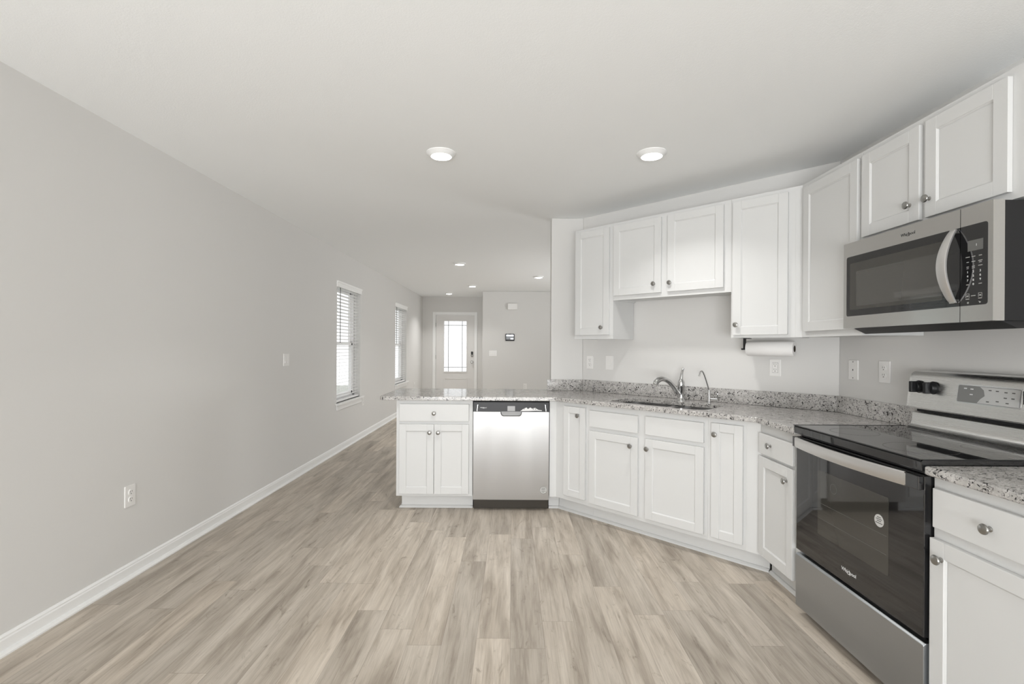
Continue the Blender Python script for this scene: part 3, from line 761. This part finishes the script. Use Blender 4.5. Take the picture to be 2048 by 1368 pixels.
# pocket handle
hx = W / 2
mb = MB().prism([(hx - .080, .793)] + [(hx - .080 + .018 * (1 - math.cos(R(a))), .789 - .031 * math.sin(R(a))) for a in (0, 30, 60, 90)] +
                [(hx + .080 - .018 * (1 - math.cos(R(a))), .789 - .031 * math.sin(R(a))) for a in (90, 60, 30, 0)] + [(hx + .080, .793)], -.010, -.0003, 'y')
hp = mb.build('pocket_handle', M_GFILM, dw)
pts = [(hx - .084, -.0245, .789)] + [(hx - .084 + .018 * (1 - math.cos(R(a))), -.0245, .789 - .034 * math.sin(R(a))) for a in (30, 60, 90)] + \
      [(hx + .084 - .018 * (1 - math.cos(R(a))), -.0245, .789 - .034 * math.sin(R(a))) for a in (90, 60, 30)] + [(hx + .084, -.0245, .789)]
MB().tube(pts, .0022, 8).build('handle_rim', M_CHROME, hp, True)
MB().box(hx - .03, hx + .03, -.0218, -.0212, .795, .835).build('handle_top', M_GFILM, dw)
logo(dw, .083, -.0218, .821, .048, M_WTEXT)
# torn film, its white glare painted as pale grey, and buttons on the right half of the strip
fp = [(.375, .795), (.400, .814), (.425, .824), (.435, .812), (.455, .824), (.470, .815), (.492, .822), (.520, .806), (.548, .802), (.545, .797), (.500, .799), (.44, .796)]
MB().prism([(x_, z_) for x_, z_ in fp], -.0222, -.0214, 'y').build('protective_film', M_FILM, dw)
for xx in (.405, .478, .496, .514, .530):
    MB().lathe([(.0035, 0), (.0035, .0008)], (xx, -.0221, .812), '-y', 12).build('button', M_BLACK, dw)
st = MB().lathe([(.0285, 0), (.0285, .0005)], (W - .045, -.0241, .171), '-y', 36).build('round_sticker', M_STICK, dw)
mb = MB(); 
for k in range(36):
    a0, a1 = R(k * 10), R(k * 10 + 10)
    mb.prism([(W - .045 + r_ * math.cos(a_), .171 + r_ * math.sin(a_)) for r_, a_ in ((.0285, a0), (.0285, a1), (.0268, a1), (.0268, a0))], -.0249, -.0246, 'y')
for z_, l_, x_ in ((.0165, .013, 0), (.009, .018, 0), (.002, .013, -.002), (-.009, .019, 0), (-.016, .008, -.002)):
    mb.box(W - .045 + x_ - l_, W - .045 + x_ + l_, -.0249, -.0246, .171 + z_ - .0014, .171 + z_ + .0014)
mb.build('sticker_print', M_DISP, st)
MB().box(.004, W - .004, .050, .56, .002, .0995).build('toe_panel', M_TOEK, dw)

# ------------------------------------------------------------------ range (local x towards camera from its far side, -y out of the wall run)
YR0 = 2.4355
rg = empty('electric_range', 'freestanding stainless and black electric range with smooth glass cooktop', 'range', (XR, YR0, 0), PR)
RW = .760; F = -.029
MB().box(.006, RW - .006, .012, .600, .035, .884).build('body', M_BLACK, rg)
mb = MB()
for xx in (.05, RW - .05):
    for yy in (.06, .55): mb.lathe([(.018, 0), (.018, .036)], (xx, yy, 0), 'z', 12)
mb.build('levelling_feet', M_BLACK, rg)
MB().prism([(F + .028, .038), (F, .042), (F - .001, .292), (F + .008, .299), (F + .036, .299), (F + .036, .038)], .002, RW - .002, 'x').build('storage_drawer', M_SSDK, rg, bevel=.002)
dr = MB().box(.003, RW - .003, F, F + .040, .318, .872).build('oven_door', M_BGLASS, rg, bevel=.003)
MB().prism(rrect(.175, .600, .455, .748, .006, 2), F - .0006, F + .001, 'y').build('oven_window', M_DGLASS, dr)
for zz in (.53, .60):
    MB().box(.19, .59, F - .0010, F - .0005, zz, zz + .0012).build('rack_line', M_DISP, dr)
# bowed flat handle
L0, L1 = .002, RW - .040; n = 20
def bow(t_): return F - .016 - .034 * math.sin(math.pi * t_) ** .8
bm = bmesh.new(); secs = []
for i in range(n + 1):
    t_ = i / n; xx = L0 + (L1 - L0) * t_; yy = bow(t_)
    secs.append([bm.verts.new((xx, yy + dy_, zz)) for dy_, zz in ((.012, .822), (.003, .822), (0, .826), (0, .866), (.003, .871), (.012, .871))])
for a_, b_ in zip(secs, secs[1:]):
    for i in range(6): bm.faces.new((a_[i], a_[(i + 1) % 6], b_[(i + 1) % 6], b_[i]))
bm.faces.new(secs[0]); bm.faces.new(secs[-1][::-1])
mb = MB(); mb.bm.free(); mb.bm = bm; hn = mb.build('door_handle', M_SSH, dr, True)
for xa, xb in ((L0, L0 + .03), (L1 - .03, L1 + .036)):
    MB().box(xa, xb, F - .020, F - .0005, .822, .871).build('handle_end', M_BGLASS, hn, bevel=.003)
st = MB().lathe([(.024, 0), (.024, .0006)], (.553, F - .0007, .647), '-y', 36).build('round_sticker', M_FILM, dr)
mb = MB()
for z_, l_ in ((.013, .010), (.006, .015), (-.001, .011), (-.009, .018)):
    mb.box(.553 - l_, .553 + l_, F - .0017, F - .0014, .647 + z_ - .0016, .647 + z_ + .0016)
mb.build('sticker_print', M_DISP, st)
mb = MB()
for k in range(36):
    a0, a1 = R(k * 10), R(k * 10 + 10)
    mb.prism([(.285 + r_ * math.cos(a_), .69 + r_ * math.sin(a_)) for r_, a_ in ((.022, a0), (.022, a1), (.0206, a1), (.0206, a0))], F - .0012, F - .0008, 'y')
mb.build('faint_round_mark', M_DISP, dr)
logo(dr, .385, F - .0008, .372, .085, M_WTEXT)
# vent slot above the door
MB().box(.01, RW - .01, -.010, .012, .874, .888).build('vent_slot', M_SLOT, rg)
# cooktop
ck = MB().prism([(-.040, .888), (-.042, .918), (-.036, .9265), (.505, .9265), (.505, .888)], .0015, RW - .0015, 'x').build('cooktop', M_BGLASS, rg, bevel=.002)
mb = MB().box(.0, RW, -.0435, -.036, .9245, .9275); mb.box(.0, .006, -.043, .505, .9245, .9278); mb.box(RW - .006, RW, -.043, .505, .9245, .9278)
mb.build('cooktop_trim', M_BLACK, ck)
mb = MB()
for cx, cy_, rr in ((.20, .12, .095), (.56, .12, .115), (.20, .38, .115), (.56, .38, .08)):
    for k in range(48):
        a0, a1 = R(k * 7.5), R(k * 7.5 + 6)
        mb.prism([(cx + r_ * math.cos(a_), cy_ + r_ * math.sin(a_)) for r_, a_ in ((rr, a0), (rr, a1), (rr - .0012, a1), (rr - .0012, a0))], .9268, .9270, 'z')
mb.build('burner_rings', M_DISP, ck)
# lower rear riser and backguard
MB().prism([(.500, .927), (.498, .933), (.512, .943), (.519, .960), (.522, .998), (.530, 1.004), (.60, 1.004), (.60, .927)], .030, RW - .003, 'x').build('rear_riser', M_SSBG, rg, True)
MB().box(.035, RW - .004, .540, .600, 1.003, 1.022).build('vent_gap', M_BLACK, rg)
bgp = [(.507, 1.020), (.5055, 1.026), (.50576, 1.028), (.5225, 1.156), (.523, 1.160), (.528, 1.182), (.540, 1.196), (.556, 1.201), (.606, 1.201), (.606, 1.020)]
bm = bmesh.new(); secs = []; rr = .028
ends = [(rr * (1 - math.sin(R(t_)))) for t_ in (0, 20, 40, 60, 75, 90)]
xs = [(.004 + rr - math.cos(R(t_)) * rr, rr * (1 - math.sin(R(t_)))) for t_ in (0, 15, 30, 45, 60, 75, 90)]
xs = xs + [(RW - x_, d_) for x_, d_ in xs[::-1]]
for x_, d_ in xs:
    secs.append([bm.verts.new((x_, y_ + d_ * (.25 if y_ < .56 else 0), max(min(z_, 1.201 - d_), 1.020 + d_ * .4))) for y_, z_ in bgp])
for a_, b_ in zip(secs, secs[1:]):
    for i in range(len(a_)): bm.faces.new((a_[i], a_[(i + 1) % len(a_)], b_[(i + 1) % len(a_)], b_[i]))
bm.faces.new(secs[0]); bm.faces.new(secs[-1][::-1])
mb = MB(); mb.bm.free(); mb.bm = bm; bgd = mb.build('backguard', M_SSBG, rg, True)
tilt = math.atan2(.5230 - .5055, 1.160 - 1.026)
def bgy(z): return .5055 + (z - 1.026) * math.tan(tilt)
def facebox(name, x0, x1, z0, z1, th, material, parent, bev=0, r_=None):
    if r_: pts = rrect(x0, x1, z0, z1, r_, 3)
    else: pts = [(x0, z0), (x1, z0), (x1, z1), (x0, z1)]
    bm = bmesh.new(); A = [bm.verts.new((p[0], bgy(p[1]) - th, p[1])) for p in pts]; B = [bm.verts.new((p[0], bgy(p[1]) + .0005, p[1])) for p in pts]
    bm.faces.new(A); bm.faces.new(B[::-1]); n_ = len(pts)
    for i in range(n_): bm.faces.new((A[i], A[(i + 1) % n_], B[(i + 1) % n_], B[i]))
    mb = MB(); mb.bm.free(); mb.bm = bm
    return mb.build(name, material, parent, bevel=bev)
for xx in (.075, .155, RW - .155, RW - .075):
    zc = 1.125; k = MB().lathe([(.030, 0), (.030, .004), (.026, .007), (.024, .022), (.021, .025)], (xx, bgy(zc), zc), '-y', 28).build('burner_knob', M_BLACK, bgd, True)
    MB().box(xx - .009, xx + .009, bgy(zc) - .046, bgy(zc) - .010, zc - .026, zc + .026).build('knob_grip', M_BLACK, k, bevel=.003)
facebox('display_panel', .281, .547, 1.078, 1.150, .0015, M_GFILM, bgd, r_=.006)
facebox('panel_border', .277, .551, 1.074, 1.154, .0008, M_CHROME, bgd, r_=.008)
film = [(.375, 1.080), (.388, 1.098), (.405, 1.112), (.398, 1.135), (.380, 1.148), (.545, 1.148), (.545, 1.080)]
bm = bmesh.new(); A = [bm.verts.new((p[0], bgy(p[1]) - .0026, p[1])) for p in film]; B = [bm.verts.new((p[0], bgy(p[1]) - .0012, p[1])) for p in film]
bm.faces.new(A); bm.faces.new(B[::-1])
for i in range(len(film)): bm.faces.new((A[i], A[(i + 1) % 7], B[(i + 1) % 7], B[i]))
mb = MB(); mb.bm.free(); mb.bm = bm; mb.build('protective_film', M_FILM, bgd)
for xx, zz in ((.315, 1.137), (.345, 1.136), (.345, 1.113), (.425, 1.137), (.455, 1.136), (.49, 1.134), (.52, 1.134), (.49, 1.112), (.52, 1.112), (.42, 1.09), (.46, 1.095), (.50, 1.092)):
    facebox('panel_button', xx - .006, xx + .006, zz - .0022, zz + .0022, .0032, M_DISP if xx > .37 else M_WTEXT, bgd)

# ------------------------------------------------------------------ over the range microwave
MX = 1.64; my0 = 2.4335
mw = empty('microwave', 'stainless over the range microwave with arched handle under the wall cabinet', 'microwave', (MX, my0, 1.404), PR)
MWW = .756; MH = .414; yd = 1.0
def mx(Y): return my0 - Y                                   # world y to local x
SP = mx(1.8005)                                             # split between door and control side
MB().box(.004, MWW - .004, .040, .410, .0, MH).build('case', M_BLACK, mw, bevel=.002)
GZ0m, GZ1m = .058, .346
cut = [(SP - .0012, GZ1m)] + arc(.032, GZ1m - .010, .010, 90, 180, 4) + arc(.032, GZ0m + .010, .010, 180, 270, 4) + [(SP - .0012, GZ0m)]
md_ = MB().prism([(0, 0), (SP - .0012, 0)] + cut[::-1] + [(SP - .0012, MH), (0, MH)], 0, .040, 'y').build('door', M_SS, mw)
MB().prism(rrect(.022, SP + .03, GZ0m, GZ1m, .010, 4)[0:0] or [(SP - .0014, GZ0m)] + [(SP - .0014, GZ1m)] + arc(.022 + .010, GZ1m - .010, .010, 90, 180, 4) + arc(.022 + .010, GZ0m + .010, .010, 180, 270, 4), -.0006, .038, 'y').build('door_glass', M_BGLASS, md_)
gw_ = [(.048, .092), (.545, .092), (.545, .302), (.048, .302)]
MB().prism(rrect(.046, .560, .088, .312, .004, 3), -.0009, -.0004, 'y').build('window_border', M_DGLASS, md_)
MB().prism(rrect(.090, .556, .104, .270, .006, 3), -.0013, -.0008, 'y').build('window_mesh', simple('mesh_glass', (.055, .053, .047), .03, ior=2.0), md_)
xg = mx(1.696); cut = [(SP + .0012, GZ0m)] + arc(xg - .010, GZ0m + .010, .010, 270, 360, 4) + arc(xg - .010, GZ1m - .010, .010, 0, 90, 4) + [(SP + .0012, GZ1m)]
cp = MB().prism([(SP + .0012, 0)] + [(MWW, 0), (MWW, MH), (SP + .0012, MH)] + cut[::-1], 0, .040, 'y').build('control_side', M_SS, mw)
MB().prism([(SP + .0014, GZ1m), (SP + .0014, GZ0m)] + arc(mx(1.696) - .010, GZ0m + .010, .010, 270, 360, 4) + arc(mx(1.696) - .010, GZ1m - .010, .010, 0, 90, 4), -.0006, .038, 'y').build('control_panel', M_BGLASS, cp)
# arched handle
n = 22; bm = bmesh.new(); secs = []; zb, zt = .072, .342; xc = SP - .022
for i in range(n + 1):
    t_ = i / n; zz = zb + (zt - zb) * t_; b_ = math.sin(math.pi * t_); yy = -.010 - .046 * b_ ** .85; hw_ = .012 + .008 * b_ ** .6
    secs.append([bm.verts.new((xc + a_ * hw_, yy + d_, zz)) for a_, d_ in ((-1, .008), (-1, .002), (-.85, 0), (.85, 0), (1, .002), (1, .008))])
for a_, b_ in zip(secs, secs[1:]):
    for i in range(6): bm.faces.new((a_[i], a_[(i + 1) % 6], b_[(i + 1) % 6], b_[i]))
bm.faces.new(secs[0]); bm.faces.new(secs[-1][::-1])
mb = MB(); mb.bm.free(); mb.bm = bm; hm = mb.build('handle', M_SSH, md_, True)
for za, zb2 in ((zb - .002, zb + .014), (zt - .014, zt + .002)): MB().box(xc - .011, xc + .011, -.012, -.0005, za, zb2).build('handle_mount', M_SS, hm, bevel=.002)
logo(md_, mx(2.040), -.0004, .378, .070, M_GTEXT)
MB().box(SP + .030, SP + .088, -.0014, -.0006, .252, .290).build('display', M_DISP, cp)
text_mesh('clock_digits', '1', .012, M_WTEXT, cp, (SP + .064, -.0016, .271))
keys = [(('1', '2', '3'), .178), (('4', '5', '6'), .163), (('7', '8', '9'), .148)]
cols = (SP + .030, SP + .052, SP + .078)
for row_, zz in keys:
    for ch, cx in zip(row_, cols): text_mesh('key_digit', ch, .011, M_WTEXT, cp, (cx, -.0008, zz))
text_mesh('key_digit', '0', .011, M_WTEXT, cp, (cols[1], -.0008, .133))
mb = MB()       # illegible words of the touch pad, as short printed dashes
for zz, ws in ((.232, (.016, .014, .011)), (.214, (.009, .014, .015)), (.197, (.009, .011, .015)), (.133, (.010, 0, .012)), (.092, (0, .017, 0))):
    for cx, w_ in zip(cols, ws):
        if w_: mb.box(cx - w_ / 2, cx + w_ / 2, -.0010, -.0006, zz - .0014, zz + .0014)
for cx, w_ in ((cols[0], .008), (cols[1], .011)): mb.box(cx - w_ / 2, cx + w_ / 2, -.0010, -.0006, .190, .1925)
mb.box(cols[2] - .005, cols[2] + .005, -.0010, -.0006, .207, .2095)
for cx in (cols[0], cols[2]):
    mb.box(cx - .007, cx + .007, -.0010, -.0006, .0995, .101); mb.box(cx - .007, cx - .0055, -.0010, -.0006, .086, .101)
    mb.box(cx + .0055, cx + .007, -.0010, -.0006, .086, .101); mb.box(cx - .007, cx + .007, -.0010, -.0006, .080, .083)
    mb.lathe([(.0032, 0), (.0032, .0004)], (cx, -.0006, .092), '-y', 12)
mb.lathe([(.0036, 0), (.0036, .0004)], (cols[0] + .002, -.0006, .068), '-y', 12); mb.prism([(cols[2] - .006, .072), (cols[2] + .004, .068), (cols[2] - .002, .064)], -.0010, -.0006, 'y')
mb.build('key_legends', simple('faint_print', (.34, .34, .33), .5), cp)
MB().prism([(.045, -.0005), (.40, -.0005), (.40, -.012), (.10, -.026)], .012, MWW - .012, 'x').build('grease_filter_tray', M_BLACK, mw)

bpy.context.view_layer.update()
